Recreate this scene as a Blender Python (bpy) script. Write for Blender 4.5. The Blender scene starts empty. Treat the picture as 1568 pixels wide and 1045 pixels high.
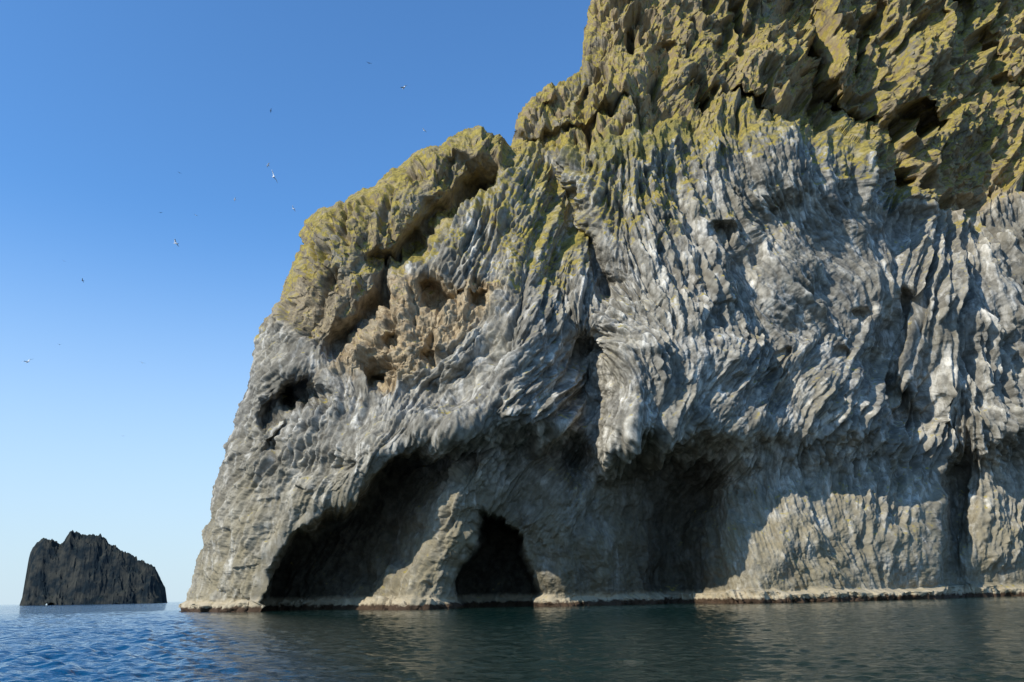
import bpy, math, numpy as np
from mathutils import Matrix, Vector
rng = np.random.RandomState(7)
f32 = np.float32
# ------------------------------------------------------------------ camera
CAMH=2.0; FPX=1220.0; CX,CY=784.0,522.5
p=math.atan(390/1220.0); a=math.atan(0.0175)
Fv=np.array([0,math.cos(p),math.sin(p)])
R0=np.array([1.0,0,0]); U0=np.array([0,-math.sin(p),math.cos(p)])
Rv=math.cos(a)*R0-math.sin(a)*U0
Uv=math.cos(a)*U0+math.sin(a)*R0
def unproject(px,py,y):  # image pixel cast along its camera ray to the given depth
    """world point at world depth y on the camera ray through an image pixel"""
    u=(px-CX)/FPX; v=(CY-py)/FPX
    dx=Fv[0]+u*Rv[0]+v*Uv[0]; dy=Fv[1]+u*Rv[1]+v*Uv[1]; dz=Fv[2]+u*Rv[2]+v*Uv[2]
    t=y/dy
    return dx*t, y+0*px, CAMH+dz*t
cd=bpy.data.cameras.new("camera"); cam=bpy.data.objects.new("camera",cd)
bpy.context.collection.objects.link(cam)
cam.matrix_world=Matrix(((Rv[0],Uv[0],-Fv[0],0),(Rv[1],Uv[1],-Fv[1],0),(Rv[2],Uv[2],-Fv[2],CAMH),(0,0,0,1)))
cd.sensor_width=36; cd.lens=FPX/1568*36; cd.clip_end=60000; cd.clip_start=0.1
sc=bpy.context.scene; sc.camera=cam
# ------------------------------------------------------------------ noise
_T={}
def tab(seed):
    if seed not in _T: _T[seed]=np.random.RandomState(seed).rand(256,256).astype(f32)
    return _T[seed]
def vn(x,y,seed=0):
    T=tab(seed)
    xf=np.floor(x); yf=np.floor(y)
    xi=xf.astype(np.int32)&255; yi=yf.astype(np.int32)&255
    u=(x-xf).astype(f32); v=(y-yf).astype(f32)
    u=u*u*u*(u*(u*6-15)+10); v=v*v*v*(v*(v*6-15)+10)
    x1=(xi+1)&255; y1=(yi+1)&255
    A=T[yi,xi]; B=T[yi,x1]; C=T[y1,xi]; D=T[y1,x1]
    return (A+(B-A)*u)*(1-v)+(C+(D-C)*u)*v
def fbm(x,y,o=4,seed=0,g=0.5):
    s=0; amp=1; t=0; k=1.0
    for i in range(o):
        s=s+amp*vn(x*k+17.3*i,y*k+9.1*i,seed+i); t+=amp; amp*=g; k*=2.03
    return s/t
def ridged(x,y,o=4,seed=0,g=0.5):
    s=0; amp=1; t=0; k=1.0
    for i in range(o):
        n=1-np.abs(2*vn(x*k+31.3*i,y*k+5.1*i,seed+i)-1); s=s+amp*n*n; t+=amp; amp*=g; k*=2.1
    return s/t
def ss(e0,e1,x):
    t=np.clip((x-e0)/(e1-e0),0,1); return t*t*(3-2*t)
# ------------------------------------------------------------------ grid
ST=1.0
X0,X1,Y0,Y1=250.0,1760.0,-120.0,966.0
xs=np.arange(X0,X1,ST,dtype=f32); ys=np.arange(Y0,Y1,ST,dtype=f32)
PX,PY=np.meshgrid(xs,ys)
ny,nx=PX.shape
CS=4.0; MG=60
cxs=np.arange(X0-MG,X1+MG,CS); cys=np.arange(Y0-MG,Y1+MG,CS)
CXg,CYg=np.meshgrid(cxs,cys)
def samp(field,x,y):
    fx=np.clip((x-cxs[0])/CS,0,len(cxs)-1.001); fy=np.clip((y-cys[0])/CS,0,len(cys)-1.001)
    ix=fx.astype(np.int32); iy=fy.astype(np.int32); u=(fx-ix).astype(f32); v=(fy-iy).astype(f32)
    return (field[iy,ix]*(1-u)+field[iy,ix+1]*u)*(1-v)+(field[iy+1,ix]*(1-u)+field[iy+1,ix+1]*u)*v
def segdist(pts,closed=False):
    d=np.full(CXg.shape,1e9); n=len(pts)
    for i in range(n if closed else n-1):
        ax,ay=pts[i]; bx,by=pts[(i+1)%n]
        ex,ey=bx-ax,by-ay; L=ex*ex+ey*ey+1e-9
        t=np.clip(((CXg-ax)*ex+(CYg-ay)*ey)/L,0,1)
        d=np.minimum(d,np.hypot(CXg-ax-t*ex,CYg-ay-t*ey))
    return d.astype(f32)
def sdf(pts):
    d=segdist(pts,True); ins=np.zeros(CXg.shape,bool); n=len(pts)
    for i in range(n):
        ax,ay=pts[i]; bx,by=pts[(i+1)%n]
        if ay==by: continue
        c=((ay>CYg)!=(by>CYg))&(CXg<(bx-ax)*(CYg-ay)/(by-ay)+ax)
        ins^=c
    return np.where(ins,d,-d).astype(f32)
# warped image pixel coordinates for rough edges
w1=fbm(PX/70,PY/70,4,11)-.5; w2=fbm(PX/70,PY/70,4,31)-.5
WX=PX+34*w1; WY=PY+34*w2
w3=fbm(PX/22,PY/22,3,41)-.5; w4=fbm(PX/22+9,PY/22,3,51)-.5
def S(fld,warp=True): return samp(fld,WX,WY) if warp else samp(fld,PX,PY)
def gauss(cx,cy,rx,ry,rot=0):
    c,s=math.cos(math.radians(rot)),math.sin(math.radians(rot))
    dx=WX-cx; dy=WY-cy
    u=(dx*c+dy*s)/rx; v=(-dx*s+dy*c)/ry
    return np.exp(-(u*u+v*v))
def ell(cx,cy,rx,ry,rot=0,soft=.35,wp=14):
    c,s=math.cos(math.radians(rot)),math.sin(math.radians(rot))
    dx=WX-cx+wp*w3; dy=WY-cy+wp*w4
    u=(dx*c+dy*s)/rx; v=(-dx*s+dy*c)/ry
    r=np.sqrt(u*u+v*v); return 1-ss(1-soft,1+soft,r)
def line(pts,w): 
    d=S(segdist(pts)); return np.exp(-(d/w)**2)
# ------------------------------------------------------------------ outlines
OUT=[(262,2500),(278,980),(280,935),(298,880),(318,800),(340,700),(360,640),(376,590),(398,505),(425,460),(450,395),(460,350),(490,318),(512,308),(540,303),(575,285),(600,262),(640,235),(680,212),(715,196),(742,190),(762,203),(784,224),(792,185),(812,150),(832,133),(885,105),(890,75),(900,40),(905,0),(925,-60),(950,-200),(950,-1400),(3200,-1400),(3200,2500)]
so_c=sdf(OUT); so=S(so_c,False)
UP=[(770,228),(835,232),(880,238),(930,218),(1050,192),(1100,205),(1200,192),(1280,200),(1330,232),(1390,305),(1480,325),(1568,300),(2200,260),(2200,-900),(700,-900)]
su=S(sdf(UP))
REC=[(400,1300),(402,930),(412,885),(445,832),(500,800),(560,745),(605,708),(650,697),(700,690),(760,668),(830,665),(890,695),(940,722),(1000,705),(1100,690),(1200,702),(1300,692),(1360,692),(1420,722),(1480,712),(1568,690),(2200,700),(2200,1300)]
sr=S(sdf(REC))
# ------------------------------------------------------------------ macro depth (metres)
Dm=np.interp(PX,[250,400,700,1000,1250,1568,1900],[160,150,142,148,166,196,225]).astype(f32)
Dm+=np.clip(700-PY,0,900)*0.036
edge=np.clip(so/150,0,1); low=ss(150,260,PY)
Dm+=(1-np.sqrt(np.clip(1-(1-edge)**2,0,1)))*(8+8*low)
Dm+=ss(-12,22,su)*8 + np.clip(su,0,300)*0.03
# recess under the brow
soft=np.interp(PX,[400,620,720,1000,1400],[6,7,22,34,40])
rec=ss(-1,1,sr/soft)
Dm+=rec*np.interp(PX,[400,600,760,1000,1100,1200,1300,1600],[22,19,12,15,9,4.5,3.5,6])
Dm-=np.exp(-((sr+45)/40)**2)*ss(560,650,PY)*np.interp(PX,[300,420,600,900,1150,1300],[0,1,3.5,4,2,1])
# face forms
Dm-=5*gauss(600,600,190,190)
Dm-=4.5*line([(745,225),(650,275),(560,335),(490,400),(440,480)],34)
Dm+=9*line([(745,262),(700,300),(655,350),(610,400),(570,450),(545,500),(520,525)],17)
Dm-=10*gauss(1080,540,170,190,20)
Dm-=6*gauss(975,610,60,95,12)
Dm-=7*gauss(800,570,46,130,18)
Dm-=4*gauss(700,640,80,30,-35)
Dm+=4*gauss(860,430,30,70,10)
Dm+=8*line([(830,236),(868,320),(905,390),(925,440)],18)
Dm+=13*line([(900,545),(895,600),(905,650),(885,700)],32)
Dm-=3*line([(770,270),(800,360),(800,460),(770,560)],30)
Dm+=3*line([(560,560),(640,600),(700,600)],20)
Dm-=3*gauss(560,690,50,70,30)
Dm+=5*gauss(700,700,70,22,-8)
# bowl / fan at right
Dm+=10*gauss(1450,345,110,50,-10)
Dm-=8*gauss(1230,255,110,55,8)
Dm-=6*gauss(1480,470,170,60)
Dm+=10*line([(1395,470),(1352,560),(1372,640)],22)
Dm+=9*gauss(1420,655,50,60)
Dm-=6*gauss(1290,600,80,80)
Dm-=6*gauss(1540,600,80,90)
Dm+=3*line([(1180,330),(1130,420),(1140,520),(1190,600)],24)
# inside the recess
Dm-=12*line([(725,690),(705,770),(678,830),(648,890),(625,980)],50)*rec
Dm-=9*gauss(590,960,70,60)*rec
Dm-=9*gauss(870,790,80,150)*rec
CV2=[(690,1200),(692,930),(700,870),(716,820),(748,778),(782,812),(804,860),(830,905),(832,1200)]
cv2=ss(-6,7,S(sdf(CV2)))
Dm+=15*cv2
Dm+=13*gauss(1030,810,45,115)
Dm+=7*gauss(1080,745,40,50)
bl=(1-ss(.55,1.25,(np.abs((WX-1290)/190)**3.2+np.abs((WY-960)/222)**3.2)**(1/3.2)))
Dm-=13*bl
Dm-=4*ss(720,880,PY)*ss(1040,1120,PX)
Dm+=14*gauss(1464,810,22,105)
Dm-=6*gauss(1590,870,95,110)
# eye and small hollows
eye=ell(464,598,40,19,-18,.4,8)
eye2=ell(418,622,30,14,-38,.4,8)
Dm+=9*eye+6*eye2
Dm-=3*gauss(450,560,50,16,-20)
Dm+=5*ell(425,665,11,26,15)
for (x,y,r,d) in [(665,455,24,7),(705,450,12,4),(570,575,14,6),(640,385,24,4),(740,465,14,4),(655,545,14,4),(600,520,14,4),(1010,470,7,1.5),(1105,345,16,3.5),(1330,475,11,4),(1200,540,8,3),(1295,540,9,3),(700,270,34,6),(580,395,16,5)]:
    Dm+=d*ell(x,y,r,r*.9,0,.4,20)
Dbase=Dm.copy()
# upper cliff
up=0
up=up+20*line([(1222,-150),(1228,0),(1238,80),(1240,150),(1290,178)],24)
up=up+12*ell(1315,180,32,26,0,.4,20)
up=up+15*ell(1392,196,36,22,0,.35,18)
up=up-8*ell(1388,214,9,14)
up=up+12*ell(1362,282,24,30,40,.4,20)
for (x,y,rx,ry,d) in [(1502,85,20,28,10),(1475,15,14,28,9),(962,55,12,24,7),(1075,150,22,11,8),(1155,175,28,12,8),(1330,60,12,40,8),(1015,95,11,32,6),(900,150,10,26,6),(845,165,9,20,5),(1540,140,20,12,8),(1110,40,12,36,6),(1420,30,12,44,7)]:
    up=up+d*ell(x,y,rx,ry,15,.5,30)
up=up-6*gauss(1180,90,40,110,10)-5*gauss(1420,60,60,90)-6*gauss(960,150,110,40,-20)+5*line([(785,215),(870,205),(960,170)],10)
Dm+=up
# waterline ledge
wl=np.interp(PX,[250,280,700,1000,1300,1568,1900],[938,937,932,925,915.5,908,897])
ledge=ss(16,10,wl-PY+12*w3)
# ------------------------------------------------------------------ positions before detail
def blur(A,n,it=2):
    for _ in range(it):
        for ax in (0,1):
            P=np.pad(A,[(n+1,n) if k==ax else (0,0) for k in (0,1)],mode='edge')
            c=np.cumsum(P,axis=ax,dtype=np.float64)
            A=((c[2*n+1:]-c[:-2*n-1]) if ax==0 else (c[:,2*n+1:]-c[:,:-2*n-1]))/(2*n+1)
            A=A.astype(f32)
    return A
Dm=blur(Dm,2)
def normals(D):
    x,y,z=unproject(PX,PY,D); P=np.stack([x,y,z],-1)
    du=np.gradient(P,axis=1); dv=np.gradient(P,axis=0)
    n=np.cross(du,dv); n/=np.linalg.norm(n,axis=-1,keepdims=True)+1e-9
    s=np.sign((n*P).sum(-1,keepdims=True)); return (-n*s).astype(f32)
N=normals(blur(Dm,12)); N2=normals(blur(Dbase,30))
x,y,z=unproject(PX,PY,Dm); P=np.stack([x,y,z],-1)
# ------------------------------------------------------------------ zones
MOSS=[(390,500),(440,480),(520,460),(560,390),(640,400),(770,435),(860,420),(960,405),(1060,395),(1140,320),(1250,285),(1330,305),(1420,360),(1568,345),(2200,345),(2200,-900),(300,-900)]
sm=S(sdf(MOSS))
big=fbm(PX/120,PY/120,4,90)-.5
moss=ss(-55,105,sm+190*big+170*w3)
CREST=[(380,500),(440,380),(480,300),(600,250),(740,170),(800,225),(745,285),(700,325),(655,375),(610,420),(560,470),(530,525),(440,500)]
crest=ss(-14,14,S(sdf(CREST)))
SOIL=[(560,430),(650,420),(760,430),(765,480),(700,530),(650,560),(620,590),(560,590),(530,560),(490,575),(560,500)]
ssl=S(sdf(SOIL)); soil=ss(-8,14,ssl+40*w3)
upz=ss(-20,20,su)
crag=np.clip(upz+crest+soil*.8,0,1)
moss=np.clip(moss+.25*crag*(1-soil),0,1)
N=N*(1-crag[...,None])+N2*crag[...,None]; N/=np.linalg.norm(N,axis=-1,keepdims=True)
tan=np.clip(soil*.9+0.9*ell(635,362,24,30)+upz*ss(.46,.60,fbm(PX/60,PY/110,4,120))*.85,0,1)
GR=[(870,245),(930,214),(1040,186),(1075,198),(1010,235),(920,262)]
grass=ss(-6,12,S(sdf(GR))+70*w3)
leg=line([(725,690),(705,770),(678,830),(648,890),(625,980)],54)
dark=np.clip(rec*ss(-4,16,sr)*np.interp(PX,[620,700,940,1000,1070,1120],[1.0,.3,.4,.8,.8,0])*(1-.97*np.clip(leg+gauss(590,960,70,50),0,1))+cv2+.75*eye+.5*eye2+.5*rec*gauss(1464,810,22,105),0,1)*(1-ledge)  # mask for shade painted into the rock of caves, eye and recess
# ------------------------------------------------------------------ column direction field
ctl=[(300,920,95),(330,800,112),(350,700,120),(420,760,112),(480,690,108),(420,540,140),(400,600,140),(520,580,75),(560,640,118),(640,640,132),(700,640,145),(780,590,128),(850,520,112),(840,630,135),(600,800,110),(700,760,108),(760,760,120),(860,760,128),(980,660,100),(960,500,20),(1000,560,60),(1050,600,112),(1100,480,80),(1150,620,128),(1150,540,120),(1220,480,38),(1250,560,130),(1300,600,118),(1380,560,112),(1450,480,92),(1530,480,75),(1560,580,78),(1300,420,48),(1350,400,60),(1200,380,55),(1230,240,80),(1400,400,115),(1440,400,92),(1500,400,65),(1550,390,45),(1250,800,62),(1150,820,70),(900,850,72),(1400,780,100),(1000,380,70),(900,350,105),(780,380,110),(1700,480,60),(1420,300,100),(700,560,150),(620,700,130),(480,820,118),(1050,700,140)]
c2=0;s2=0
for (x_,y_,an) in ctl:
    w=1/(((CXg-x_)**2+(CYg-y_)**2)+900)**1.6
    t=math.radians(an)*2; c2=c2+w*math.cos(t); s2=s2+w*math.sin(t)
nrm=np.hypot(c2,s2)+1e-12; c2=(c2/nrm).astype(f32); s2=(s2/nrm).astype(f32)
def ang(x,y):
    return .5*np.arctan2(samp(s2,x,y),samp(c2,x,y))
TH=ang(PX,PY)+ (fbm(PX/90,PY/90,3,77)-.5)*.5
def avor(cell,el,seed,jit=.5,flow=True):
    r=np.random.RandomState(seed)
    ox,oy=X0-4*cell,Y0-4*cell
    gw=int((X1-X0)/cell)+10; gh=int((Y1-Y0)/cell)+10
    gx=(np.arange(gw)[None,:]+.5+(r.rand(gh,gw)-.5)*2*jit)*cell+ox
    gy=(np.arange(gh)[:,None]+.5+(r.rand(gh,gw)-.5)*2*jit)*cell+oy
    gt=ang(gx,gy)+(fbm(gx/90,gy/90,3,77)-.5)*.5+(r.rand(gh,gw)-.5)*.06
    if not flow: gt=math.radians(100)+(r.rand(gh,gw)-.5)*1.2
    gr=r.rand(gh,gw).astype(f32); gs=r.rand(gh,gw).astype(f32)
    gx=gx.astype(f32);gy=gy.astype(f32);gc=np.cos(gt).astype(f32);gn=np.sin(gt).astype(f32)
    wq_=.12 if flow else 1.0
    ex=PX+5*w1+wq_*cell*.9*w3; ey=PY+5*w2+wq_*cell*.9*w4
    ci=((ex-ox)/cell).astype(np.int32); cj=((ey-oy)/cell).astype(np.int32)
    F1=np.full(PX.shape,1e9,f32);F2=F1.copy();Rr=np.zeros_like(F1);Rs=np.zeros_like(F1);AL=np.zeros_like(F1);AC=np.zeros_like(F1)
    k=math.sqrt(el)
    for dj in range(-2,3):
        for di in range(-2,3):
            I=ci+di;J=cj+dj
            dx=ex-gx[J,I];dy=ey-gy[J,I];c=gc[J,I];s=gn[J,I]
            al=(dx*c+dy*s)/k; ac=(-dx*s+dy*c)*k
            d=al*al+ac*ac
            m=d<F1
            F2=np.where(m,F1,np.minimum(F2,d))
            F1=np.where(m,d,F1);Rr=np.where(m,gr[J,I],Rr);Rs=np.where(m,gs[J,I],Rs);AL=np.where(m,al,AL);AC=np.where(m,ac,AC)
    F1=np.sqrt(F1)/cell;F2=np.sqrt(F2)/cell
    sg=np.where(np.sin(ang(PX,PY))<0,-1,1) if flow else 1
    return F1,F2-F1,Rr,Rs,AL/cell*sg,AC/cell
# line-integral streaks: long columns following the flow
def lic(scale,n,h,seed):
    src=vn(PX/scale,PY/scale,seed)
    acc=src.copy(); pc=np.cos(TH);ps=np.sin(TH)
    for sgn in (1,-1):
        qx=PX.copy();qy=PY.copy()
        c=pc*sgn; s=ps*sgn
        for i in range(n):
            qx=qx+c*h;qy=qy+s*h
            ix=np.clip(((qx-X0)/ST),0,nx-1).astype(np.int32);iy=np.clip(((qy-Y0)/ST),0,ny-1).astype(np.int32)
            c1=pc[iy,ix];s1=ps[iy,ix]; d=np.sign(c1*c+s1*s); d[d==0]=1
            c=c1*d;s=s1*d
            acc+=vn(qx/scale,qy/scale,seed)
    acc/= (2*n+1)
    return (acc-acc.mean())/acc.std()
L1=np.clip(lic(4.6,11,4.0,5),-1.6,1.6)
L2=np.clip(lic(8.5,12,5.0,6),-1.6,1.6)
L3=blur(lic(24,9,10.0,7),3,1)
v0=avor(7.6,1.8,33); v1=avor(11.2,4.4,3); v2=avor(24,2.6,4); v3=avor(54,1.8,14)
rough=ss(.38,.62,fbm(PX/90,PY/90,4,200))
lowz=ss(690,760,PY)
amp=(0.45+0.65*rough)*(1-.50*lowz)*np.interp(PX,[280,400],[.6,1])
fan=np.clip(gauss(1480,500,170,175)*1.3,0,1)
far=Dm/150.
gv=ss(0.0,0.34,v1[1])
Hc=(v1[2]-.5)*0.66+0.42*gv+0.12*v1[4]*(v1[3]*1.5-.3)
Hc+=(v0[2]-.5)*.24+.10*ss(0,.3,v0[1])
Hc+=((v2[2]-.5)*.9+0.4*v2[4]*v2[3])*(.15+.85*rough)
Hc+=((v3[2]-.5)*.9+.5*v3[4]*v3[3])*rough
Hc=Hc*(1-.45*fan)+0.42*L1+(.26+.95*fan)*L2
Hc=blur(Hc.astype(f32),1,1)
H=Hc*amp*(1-.75*crag)
H+=.75*L3*(1-crag)*(1-.5*lowz)*np.interp(PX,[280,420],[.3,1])
# broad undulation
H+=(fbm(PX/60,PY/60,3,300)-.5)*3.5*(1-crag)
# crags: weathered, blocky, gullied
cw=PX+40*w2; ch=PY+40*w1
Rg=ridged((cw+.30*ch)/62,ch/140,3,400,.45)
Hr=(Rg-.45)*6.5+(fbm(cw/40,ch/52,3,420,.45)-.5)*5
def facets(cell,el,seed,st,tl):
    F=avor(cell,el,seed,.5,False)
    tx=np.modf(F[3]*7.13)[0]-.5; ty=np.modf(F[2]*5.31)[0]-.3
    return st*(F[2]-.5)+tl*(F[4]*ty+F[5]*tx)+.15*st*ss(0,.2,F[1]), F
f1,_f=facets(46,2.0,21,1.9,2.0); f2,_f=facets(21,1.8,22,1.2,1.2); f3,isoF=facets(9.5,1.4,23,.75,.6)
Hr+=blur((f1+f2).astype(f32),2,1)+f3+(fbm(PX/7,PY/7,3,425)-.5)*1.0
hol=ss(.60,.68,fbm(cw/22,ch/40,3,440)); Hr-=blur(hol.astype(f32),1)*3.8
H+=crag*Hr*np.where(upz>.5,1.0,.62)
# moss tussocks
H+=moss*(1-crag)*((fbm(PX/12,PY/12,3,460)-.5)*1.5)
H-=soil*(ridged(PX/34,PY/34,3,480)-.3)*2.4
H*=far
H*=ss(0,26,so)*.75+.25
H+=ledge*(np.interp(PX,[300,700,1100],[.8,1.2,1.9])+1.6*w3+ (v1[2]-.5)*.8)
H+=(fbm(PX/4.5,PY/4.5,2,500)-.5)*.28
P=P+N*H[...,None]
# ------------------------------------------------------------------ mesh assembly
mk=(so+ 14*w3+ 1.5*(v1[2]-.5))>0
Fm=mk[:-1,:-1]&mk[1:,:-1]&mk[:-1,1:]&mk[1:,1:]
idx=np.arange(ny*nx).reshape(ny,nx)
q=np.stack([idx[:-1,:-1],idx[1:,:-1],idx[1:,1:],idx[:-1,1:]],-1)[Fm]
e=[]
d=Fm[:,1:]^Fm[:,:-1]; jj,ii=np.nonzero(d); e.append(np.stack([idx[jj,ii+1],idx[jj+1,ii+1]],-1))
d=Fm[1:,:]^Fm[:-1,:]; jj,ii=np.nonzero(d); e.append(np.stack([idx[jj+1,ii],idx[jj+1,ii+1]],-1))
e=np.concatenate(e); bv=np.unique(e); bm={int(v):k for k,v in enumerate(bv)}
PV=P.reshape(-1,3)
rings=[];off=ny*nx; be=np.array([[bm[int(s)],bm[int(t)]] for s,t in e]); prev=bv.copy(); extra=[]
base=PV[bv]; nb=len(bv)
nz=fbm(base[:,2]/6,base[:,0]/6,4,600)-.5
for k,(dy,dx,dz) in enumerate([(3,.9,-.3),(8,2.6,-1),(18,6,-3),(40,12,-8),(90,28,-20)]):
    nb_=fbm(base[:,2]/5+k*3.1,base[:,0]/5,4,610)-.5
    ring=base+np.stack([dx+nb_*4*min(1,k*.4),dy+nz*2,dz+nb_*3*min(1,k*.4)],-1)
    extra.append(ring); cur=off+np.arange(nb)+k*nb
    fq=np.stack([prev[be[:,0]],prev[be[:,1]],cur[be[:,1]],cur[be[:,0]]],-1)
    rings.append(fq); prev=cur
allq=np.concatenate([q]+rings); V=np.concatenate([PV]+extra)
def pad(A,val=None):
    A=A.reshape(-1); return np.concatenate([A]+[A[bv] for _ in range(len(extra))])
attrs={'moss':pad(moss),'soil':pad(tan),'grass':pad(grass),'crag':pad(crag),'cell':pad((.6*v1[2]+.4*v0[2])*(1-crag)+isoF[2]*crag),'clump':pad((.6*v2[2]+.4*v3[2])*(1-crag)+.5*crag),'joint':pad((1-.5*lowz)*((1-gv)*(1-crag)*(1-.5*fan)+.5*fan*ss(-.2,-1.3,L2)*(1-crag))),'cave_shade':pad(dark)}
used=np.zeros(len(V),bool); used[allq.reshape(-1)]=True
rm=np.cumsum(used)-1; V=V[used]; allq=rm[allq]
def make_mesh(name,V,Q,attrs=None,smooth=False):
    me=bpy.data.meshes.new(name)
    me.vertices.add(len(V)); me.vertices.foreach_set('co',np.ascontiguousarray(V,dtype=f32).reshape(-1))
    me.loops.add(len(Q)*4); me.loops.foreach_set('vertex_index',np.ascontiguousarray(Q,dtype=np.int32).reshape(-1))
    me.polygons.add(len(Q)); me.polygons.foreach_set('loop_start',np.arange(0,len(Q)*4,4,dtype=np.int32))
    me.update(calc_edges=True)
    me.polygons.foreach_set('use_smooth',np.full(len(Q),smooth))
    if attrs:
        for k,v in attrs.items():
            at=me.attributes.new(k,'FLOAT','POINT'); at.data.foreach_set('value',np.ascontiguousarray(v,dtype=f32))
    ob=bpy.data.objects.new(name,me); bpy.context.collection.objects.link(ob); return ob
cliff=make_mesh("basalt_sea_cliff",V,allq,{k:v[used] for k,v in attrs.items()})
# ------------------------------------------------------------------ materials
class NT:
    def __init__(s,name):
        s.m=bpy.data.materials.new(name); s.m.use_nodes=True; s.t=s.m.node_tree; s.t.nodes.clear()
        s.o=s.t.nodes.new('ShaderNodeOutputMaterial'); s.b=s.t.nodes.new('ShaderNodeBsdfPrincipled'); s.t.links.new(s.b.outputs[0],s.o.inputs[0])
    def n(s,t,**k):
        nd=s.t.nodes.new(t)
        for a_,b_ in k.items(): setattr(nd,a_,b_)
        return nd
    def l(s,a_,b_): s.t.links.new(a_,b_)
    def set(s,sock,v):
        if isinstance(v,bpy.types.NodeSocket): s.l(v,sock)
        else: sock.default_value=v
    def attr(s,nm): return s.n('ShaderNodeAttribute',attribute_name=nm).outputs['Fac']
    def noise(s,sc_,det=4,rough=.6,vec=None,out='Fac'):
        nd=s.n('ShaderNodeTexNoise'); nd.inputs['Scale'].default_value=sc_; nd.inputs['Detail'].default_value=det; nd.inputs['Roughness'].default_value=rough
        if vec is not None: s.l(vec,nd.inputs['Vector'])
        return nd.outputs[out]
    def math(s,op,a_,b_=0.0,cl=False):
        nd=s.n('ShaderNodeMath',operation=op,use_clamp=cl); s.set(nd.inputs[0],a_); s.set(nd.inputs[1],b_); return nd.outputs[0]
    def rng(s,v,a0,a1,b0=0,b1=1):
        nd=s.n('ShaderNodeMapRange'); s.set(nd.inputs[0],v)
        for i,k in enumerate((a0,a1,b0,b1)): nd.inputs[i+1].default_value=k
        return nd.outputs[0]
    def mix(s,f,a_,b_,bt='MIX'):
        nd=s.n('ShaderNodeMix',data_type='RGBA',blend_type=bt); s.set(nd.inputs[0],f); s.set(nd.inputs[6],a_); s.set(nd.inputs[7],b_); return nd.outputs[2]
def C(r,g,b): return (r,g,b,1)
M=NT("basalt_and_moss")
tc=M.n('ShaderNodeTexCoord').outputs['Object']
geo=M.n('ShaderNodeNewGeometry')
sep=M.n('ShaderNodeSeparateXYZ'); M.l(geo.outputs['Normal'],sep.inputs[0]); nzv=sep.outputs[2]
sp=M.n('ShaderNodeSeparateXYZ'); M.l(tc,sp.inputs[0]); zz=sp.outputs[2]
mpv=M.n('ShaderNodeMapping'); M.l(tc,mpv.inputs[0]); mpv.inputs['Scale'].default_value=(1,1,.3)
nA=M.noise(.07,5,.6,tc); nB=M.noise(.6,5,.65,tc); nC=M.noise(3.0,4,.7,tc); nD=M.noise(.25,4,.6,tc); nS=M.noise(.35,5,.65,mpv.outputs[0])
rock=M.mix(M.rng(nB,.35,.65),C(.17,.158,.128),C(.38,.355,.30))
rock=M.mix(M.rng(nA,.45,.62,0,.7),rock,C(.215,.192,.142))
rock=M.mix(M.rng(nS,.53,.69,0,.85),rock,C(.68,.65,.58))
hs=M.n('ShaderNodeHueSaturation'); M.l(rock,hs.inputs['Color']); M.l(M.math('MULTIPLY',M.rng(M.attr('cell'),.1,.9,.66,1.3),M.rng(M.attr('clump'),.2,.8,.76,1.26)),hs.inputs['Value']); rock=hs.outputs[0]
lowm=M.math('MULTIPLY',M.rng(zz,34,12),M.rng(nD,.3,.6,.25,.9),True)
rock=M.mix(lowm,rock,C(.25,.21,.13))
rock=M.mix(M.rng(nS,.56,.72,0,.4),rock,C(.50,.46,.37))
rock=M.mix(M.math('MULTIPLY',M.attr('joint'),.42),rock,C(.05,.044,.034))
rock=M.mix(M.math('MULTIPLY',M.attr('cave_shade'),.93),rock,M.mix(M.rng(nB,.4,.6),C(.018,.015,.011),C(.06,.052,.037)))  # cave shade painted in as near-black rock colour
crk=M.mix(M.rng(nB,.35,.65),C(.12,.092,.055),C(.35,.275,.165))
crk=M.mix(M.rng(nA,.5,.62,0,.8),crk,C(.28,.25,.19))
rock=M.mix(M.math('MULTIPLY',M.attr('crag'),.9),rock,crk)
rock=M.mix(M.math('MULTIPLY',M.attr('soil'),M.rng(nD,.35,.55,.4,1)),rock,M.mix(M.rng(nB,.38,.65),C(.26,.185,.10),C(.48,.38,.24)))
mc=M.mix(M.rng(nB,.35,.62),C(.075,.066,.018),C(.30,.235,.045))
mc=M.mix(M.rng(nC,.48,.7,0,.7),mc,C(.52,.40,.06))
mm=M.math('ADD',M.attr('moss'),M.rng(nB,.3,.7,-1.05,.25)); mm=M.math('ADD',mm,M.rng(nzv,-.3,.7,-.6,.45)); mm=M.rng(mm,.2,.55)
mm=M.math('MULTIPLY',mm,M.rng(nD,.38,.52,.35,.9))
col=M.mix(mm,rock,mc)
col=M.mix(M.math('MULTIPLY',M.attr('grass'),M.rng(nB,.35,.6,.3,.9)),col,M.mix(M.rng(nC,.4,.6),C(.12,.105,.03),C(.25,.215,.06)))
zn=M.math('ADD',zz,M.rng(nB,0,1,-1.0,1.0))
col=M.mix(M.rng(zn,2.6,1.7,0,.82),col,C(.44,.365,.245))
col=M.mix(M.rng(zn,1.05,.7,0,.95),col,C(.045,.024,.013))
M.l(col,M.b.inputs['Base Color']); M.b.inputs['Roughness'].default_value=.9; M.b.inputs['Specular IOR Level'].default_value=.2
bp=M.n('ShaderNodeBump'); bp.inputs['Strength'].default_value=.6; bp.inputs['Distance'].default_value=.22; M.l(nC,bp.inputs['Height']); M.l(bp.outputs[0],M.b.inputs['Normal'])
cliff.data.materials.append(M.m)
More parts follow.
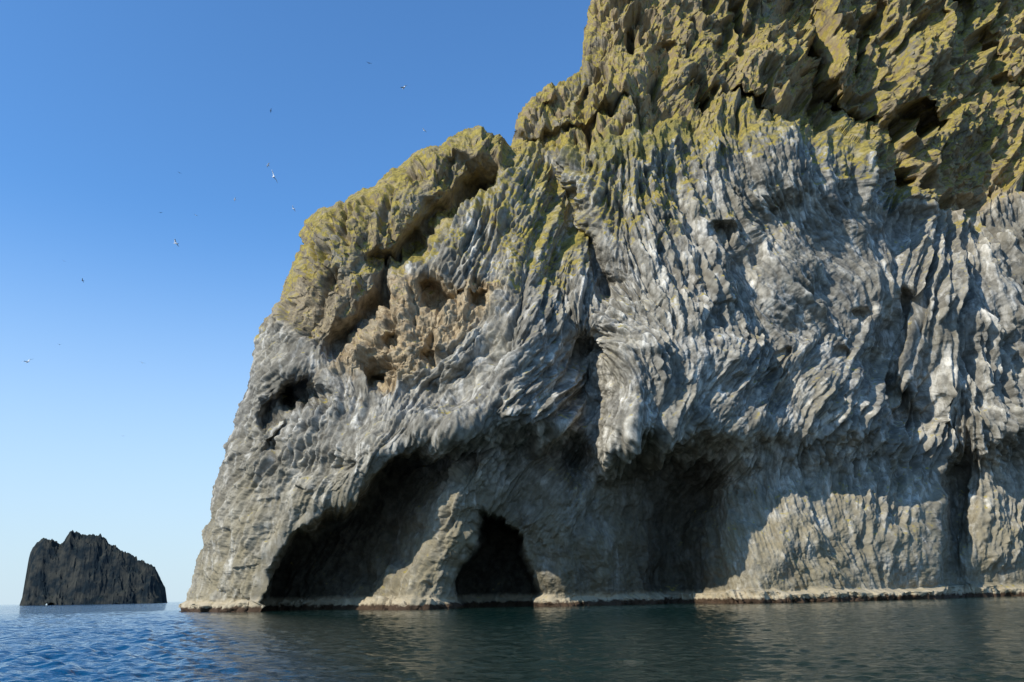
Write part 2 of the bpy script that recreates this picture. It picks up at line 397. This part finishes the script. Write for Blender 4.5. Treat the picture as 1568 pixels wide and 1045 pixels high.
# ------------------------------------------------------------------ water
ra=np.concatenate([np.geomspace(2,11,30)[:-1],np.geomspace(11,220,900)[:-1],np.geomspace(220,45000,120)])
th=np.concatenate([np.linspace(-math.pi,-.75,60)[:-1],np.linspace(-.75,.75,720)[:-1],np.linspace(.75,math.pi,60)])
RA,THW=np.meshgrid(ra,th,indexing='ij')
wx=RA*np.sin(THW); wy=RA*np.cos(THW); wz=np.zeros_like(wx)
sp_=np.maximum(np.gradient(ra)[:,None]+0*wx,RA*.002)
for i in range(50):
    lam=math.exp(rng.uniform(math.log(.35),math.log(2.6))); dr=rng.normal(-.6,.8)
    k=2*math.pi/lam; A=.0062*lam**.9*rng.uniform(.5,1.4)
    fade=np.clip(lam/(4*sp_)-.3,0,1)
    ph=k*(wx*math.cos(dr)+wy*math.sin(dr))+rng.uniform(0,6.28)+2.2*vn(wx/(5*lam)+i*7.,wy/(5*lam),700)*2
    wz+=A*fade*np.sin(ph)
wz*=.5+.9*fbm(wx/14,wy/14,3,720)
lee=1.5-1.0*ss(-3,3,wx+.37*wy)
wz*=lee*np.clip((400-RA)/200,0,1)
nr,nt=wx.shape
wi=np.arange(nr*nt).reshape(nr,nt)
wq=np.stack([wi[:-1,:-1],wi[:-1,1:],wi[1:,1:],wi[1:,:-1]],-1).reshape(-1,4)
WV=np.stack([wx,wy,wz],-1).reshape(-1,3)
sky_refl=ss(6,-4,wx+.37*wy).reshape(-1)  # left-side mask: sky reflection painted into water colour, stronger ripples too
water=make_mesh("sea_water",WV,wq[:, ::-1],{'sky_refl':sky_refl},True)
W=NT("sea_water")
tcw=W.n('ShaderNodeTexCoord').outputs['Object']
W.l(W.mix(W.attr('sky_refl'),C(.001,.015,.012),C(.001,.055,.13)),W.b.inputs['Base Color']); W.b.inputs['Roughness'].default_value=.05; W.b.inputs['IOR'].default_value=1.333  # bluer mix on the left paints in the reflected sky
mp=W.n('ShaderNodeMapping'); W.l(tcw,mp.inputs[0]); mp.inputs['Scale'].default_value=(1,1.6,1)
h1=W.noise(2.6,4,.6,mp.outputs[0]); h2=W.noise(.5,3,.55,mp.outputs[0])
hh=W.math('ADD',W.math('MULTIPLY',h1,.35),W.math('MULTIPLY',h2,.9))
b2=W.n('ShaderNodeBump'); W.l(W.rng(W.attr('sky_refl'),0,1,.55,.9),b2.inputs['Strength']); b2.inputs['Distance'].default_value=.3; W.l(hh,b2.inputs['Height']); W.l(b2.outputs[0],W.b.inputs['Normal'])
water.data.materials.append(W.m)
# ------------------------------------------------------------------ distant island
IY=1500.0
ip=np.array([(30,926),(34,915),(38,882),(46,848),(56,832),(66,826),(76,829),(88,834),(97,831),(102,822),(109,816),(122,819),(140,820),(152,822),(162,827),(170,838),(184,845),(200,853),(214,861),(228,865),(238,870),(245,884),(253,900),(256,922),(258,926)],float)
ix_,_,iz_=unproject(ip[:,0],ip[:,1],IY)
gx=np.linspace(ix_[0]-1,ix_[-1]+1,460); gyv=np.linspace(-1,1,260)
GX,GY=np.meshgrid(gx,gyv)
ga=np.abs(GY)
wob=(fbm(GX/40,GY*4,4,800)-.5)*24*ga
mid=.5*(ix_[0]+ix_[-1])
Hh=np.interp(mid+(GX-mid)*(1+.12*ga)+wob,ix_,iz_,left=-5,right=-5)
wid=70*(.55+.45*np.clip(np.interp(GX,ix_,iz_)/120,0,1))
tt=ga+(fbm(GX/30,GY*3,4,810)-.5)*.25*ga
prof=np.where(tt<.35,1-.12*tt,(1-.12*.35)*(1-ss(.35,.98,tt)**1.1))
Z=Hh*prof+(ridged(GX/26,GY*6,4,820)-.5)*22*np.clip(ga*3,0.1,1)*np.clip(Hh/40,0,1)-4*(tt>.97)+(fbm(GX/7,GY*9,3,830)-.5)*9*np.clip(Hh/60,0,1)
IV=np.stack([GX+GY*wid*mid/1500,IY+GY*wid,Z],-1).reshape(-1,3)
ii=np.arange(GX.size).reshape(GX.shape)
iq=np.stack([ii[:-1,:-1],ii[:-1,1:],ii[1:,1:],ii[1:,:-1]],-1).reshape(-1,4)
isl=make_mesh("rocky_island",IV,iq)
I=NT("island_rock"); tci=I.n('ShaderNodeTexCoord').outputs['Object']
gi=I.n('ShaderNodeNewGeometry'); si=I.n('ShaderNodeSeparateXYZ'); I.l(gi.outputs['Normal'],si.inputs[0])
ic=I.mix(I.rng(I.noise(.05,6,.65,tci),.42,.6),C(.010,.017,.022),C(.045,.046,.040))
ic=I.mix(I.rng(si.outputs[2],.45,.8,0,.8),ic,C(.020,.031,.021))
I.l(ic,I.b.inputs['Base Color']); I.b.inputs['Roughness'].default_value=.95; I.b.inputs['Specular IOR Level'].default_value=.1
isl.data.materials.append(I.m)
# ------------------------------------------------------------------ seabirds
BW=NT("white_feathers"); BW.b.inputs['Base Color'].default_value=C(.8,.8,.78); BW.b.inputs['Roughness'].default_value=.8
BG=NT("grey_feathers"); BG.b.inputs['Base Color'].default_value=C(.45,.46,.48); BG.b.inputs['Roughness'].default_value=.8
BD=NT("dark_feathers"); BD.b.inputs['Base Color'].default_value=C(.05,.045,.04); BD.b.inputs['Roughness'].default_value=.8
def bird(pos,yaw,roll,flap,dark,span):
    v=[];f=[];mi=[]
    prof_=[(-.24,.005,.004),(-.20,.05,.008),(-.12,.035,.025),(-.03,.055,.05),(.07,.058,.055),(.14,.04,.042),(.18,.03,.034),(.215,.03,.032),(.24,.018,.018),(.275,.004,.005)]
    n=10
    for (yy,rw,rh) in prof_:
        for k in range(n):
            t=2*math.pi*k/n; v.append((rw*math.cos(t),yy,rh*math.sin(t)))
    for i in range(len(prof_)-1):
        for k in range(n):
            f.append((i*n+k,i*n+(k+1)%n,(i+1)*n+(k+1)%n,(i+1)*n+k)); mi.append(0)
    f.append(tuple(range(n))[::-1]); mi.append(0); f.append(tuple(range((len(prof_)-1)*n,len(prof_)*n))); mi.append(0)
    for sd in (-1,1):
        secs=[(.03,.04,.15,.0),(.15,.075,.14,.5),(.27,.085,.12,.9),(.40,.045,.10,.6),(.50,.0,.065,.3),(.58,-.05,.02,.1)]
        st=len(v); z_=0.02; px_=0.03
        for q_,(s_,yc,ch_,lf) in enumerate(secs):
            if q_: 
                ds=s_-secs[q_-1][0]; an=flap if s_<.3 else flap*-.35
                px_+=ds*math.cos(an); z_+=ds*math.sin(an)
            th_=.012*(1-s_/.6)+.002
            for (yy,zz_) in ((yc+ch_/2,0),(yc+ch_*.15,th_),(yc-ch_/2,0),(yc+ch_*.1,-th_*.5)):
                v.append((sd*px_,yy,z_+zz_))
        for q_ in range(len(secs)-1):
            for k in range(4):
                a0=st+q_*4+k;a1=st+q_*4+(k+1)%4
                f.append((a0,a1,a1+4,a0+4)); mi.append(1)
        f.append(tuple(range(len(v)-4,len(v)))); mi.append(1)
    me=bpy.data.meshes.new("seabird"); me.from_pydata(v,[],f)
    me.materials.append((BD if dark else BW).m); me.materials.append((BD if dark else (BW if span>1.4 else BG)).m)
    for pl,m_ in zip(me.polygons,mi): pl.material_index=m_; pl.use_smooth=True
    ob=bpy.data.objects.new("seabird",me); bpy.context.collection.objects.link(ob)
    ob.location=pos; ob.rotation_euler=(roll*.4,roll,yaw); s_=span/1.16; ob.scale=(s_,s_,s_)
for (bx,by,dist,yaw,roll,flap,dark,span) in [(419,271,85,1.0,.9,.45,0,1.8),(411,254,120,2.2,.2,.6,0,1.5),(619,134,75,.9,-.7,.5,0,1.5),(270,373,85,1.6,.3,.5,0,1.5),(43,554,75,1.2,-.5,.5,0,1.5),(565,97,130,.3,.2,.5,1,1.2),(415,170,150,2.,.5,.4,1,1.2),(127,430,130,1.8,.4,.3,1,1.2),(98,400,190,.5,.4,.3,0,1.2),(91,528,190,.1,.1,.5,1,1.2),(188,668,190,.2,.1,.5,0,1.2),(650,200,150,1.,.3,.4,0,1.5),(360,306,170,2.,.3,.4,0,1.5),(450,320,130,1.4,.4,.2,0,1.5),(246,326,180,0.,.0,.5,1,1.2),(218,556,180,.7,.2,.4,0,1.5),(275,265,190,.7,.2,.4,1,1.2),(300,330,200,.7,.2,.4,0,1.5)]:
    X_,Y_,Z_=unproject(np.array(float(bx)),np.array(float(by)),dist)
    bird((float(X_),float(dist),float(Z_)),yaw,roll,flap,dark,span)
# ------------------------------------------------------------------ light
az=math.radians(-129); el_=math.radians(38)
Sd=Vector((math.sin(az)*math.cos(el_),math.cos(az)*math.cos(el_),math.sin(el_)))
sl=bpy.data.lights.new("sun","SUN"); sl.energy=5.0; sl.angle=math.radians(.5); sl.color=(1,.94,.82)
so_=bpy.data.objects.new("sun",sl); bpy.context.collection.objects.link(so_); so_.rotation_euler=(-Sd).to_track_quat('-Z','Y').to_euler()
w=bpy.data.worlds.new("World"); sc.world=w; w.use_nodes=True
wn=w.node_tree; bg=wn.nodes['Background']; sk=wn.nodes.new('ShaderNodeTexSky'); sk.sky_type='NISHITA'; sk.sun_disc=False
sk.sun_elevation=el_; sk.sun_rotation=az; sk.air_density=1.0; sk.dust_density=.2; sk.ozone_density=1.0
mx=wn.nodes.new('ShaderNodeMix'); mx.data_type='RGBA'; mx.blend_type='MULTIPLY'; mx.inputs[0].default_value=1; mx.inputs[7].default_value=(.80,1.36,1.85,1)
wtc=wn.nodes.new('ShaderNodeTexCoord'); wsp=wn.nodes.new('ShaderNodeSeparateXYZ'); wn.links.new(wtc.outputs['Generated'],wsp.inputs[0])
wr=wn.nodes.new('ShaderNodeMapRange'); wr.interpolation_type='SMOOTHSTEP'; wn.links.new(wsp.outputs[2],wr.inputs[0])
wr.inputs[1].default_value=-.05; wr.inputs[2].default_value=.45; wr.inputs[3].default_value=.95; wr.inputs[4].default_value=0
hz=wn.nodes.new('ShaderNodeMix'); hz.data_type='RGBA'; hz.inputs[7].default_value=(5.0,6.1,7.0,1)
wn.links.new(wr.outputs[0],hz.inputs[0]); wn.links.new(mx.outputs[2],hz.inputs[6])
wn.links.new(sk.outputs[0],mx.inputs[6]); wn.links.new(hz.outputs[2],bg.inputs[0]); bg.inputs[1].default_value=.125
sc.view_settings.view_transform='Standard'; sc.view_settings.look='None'; sc.view_settings.exposure=0
print("verts",len(V))
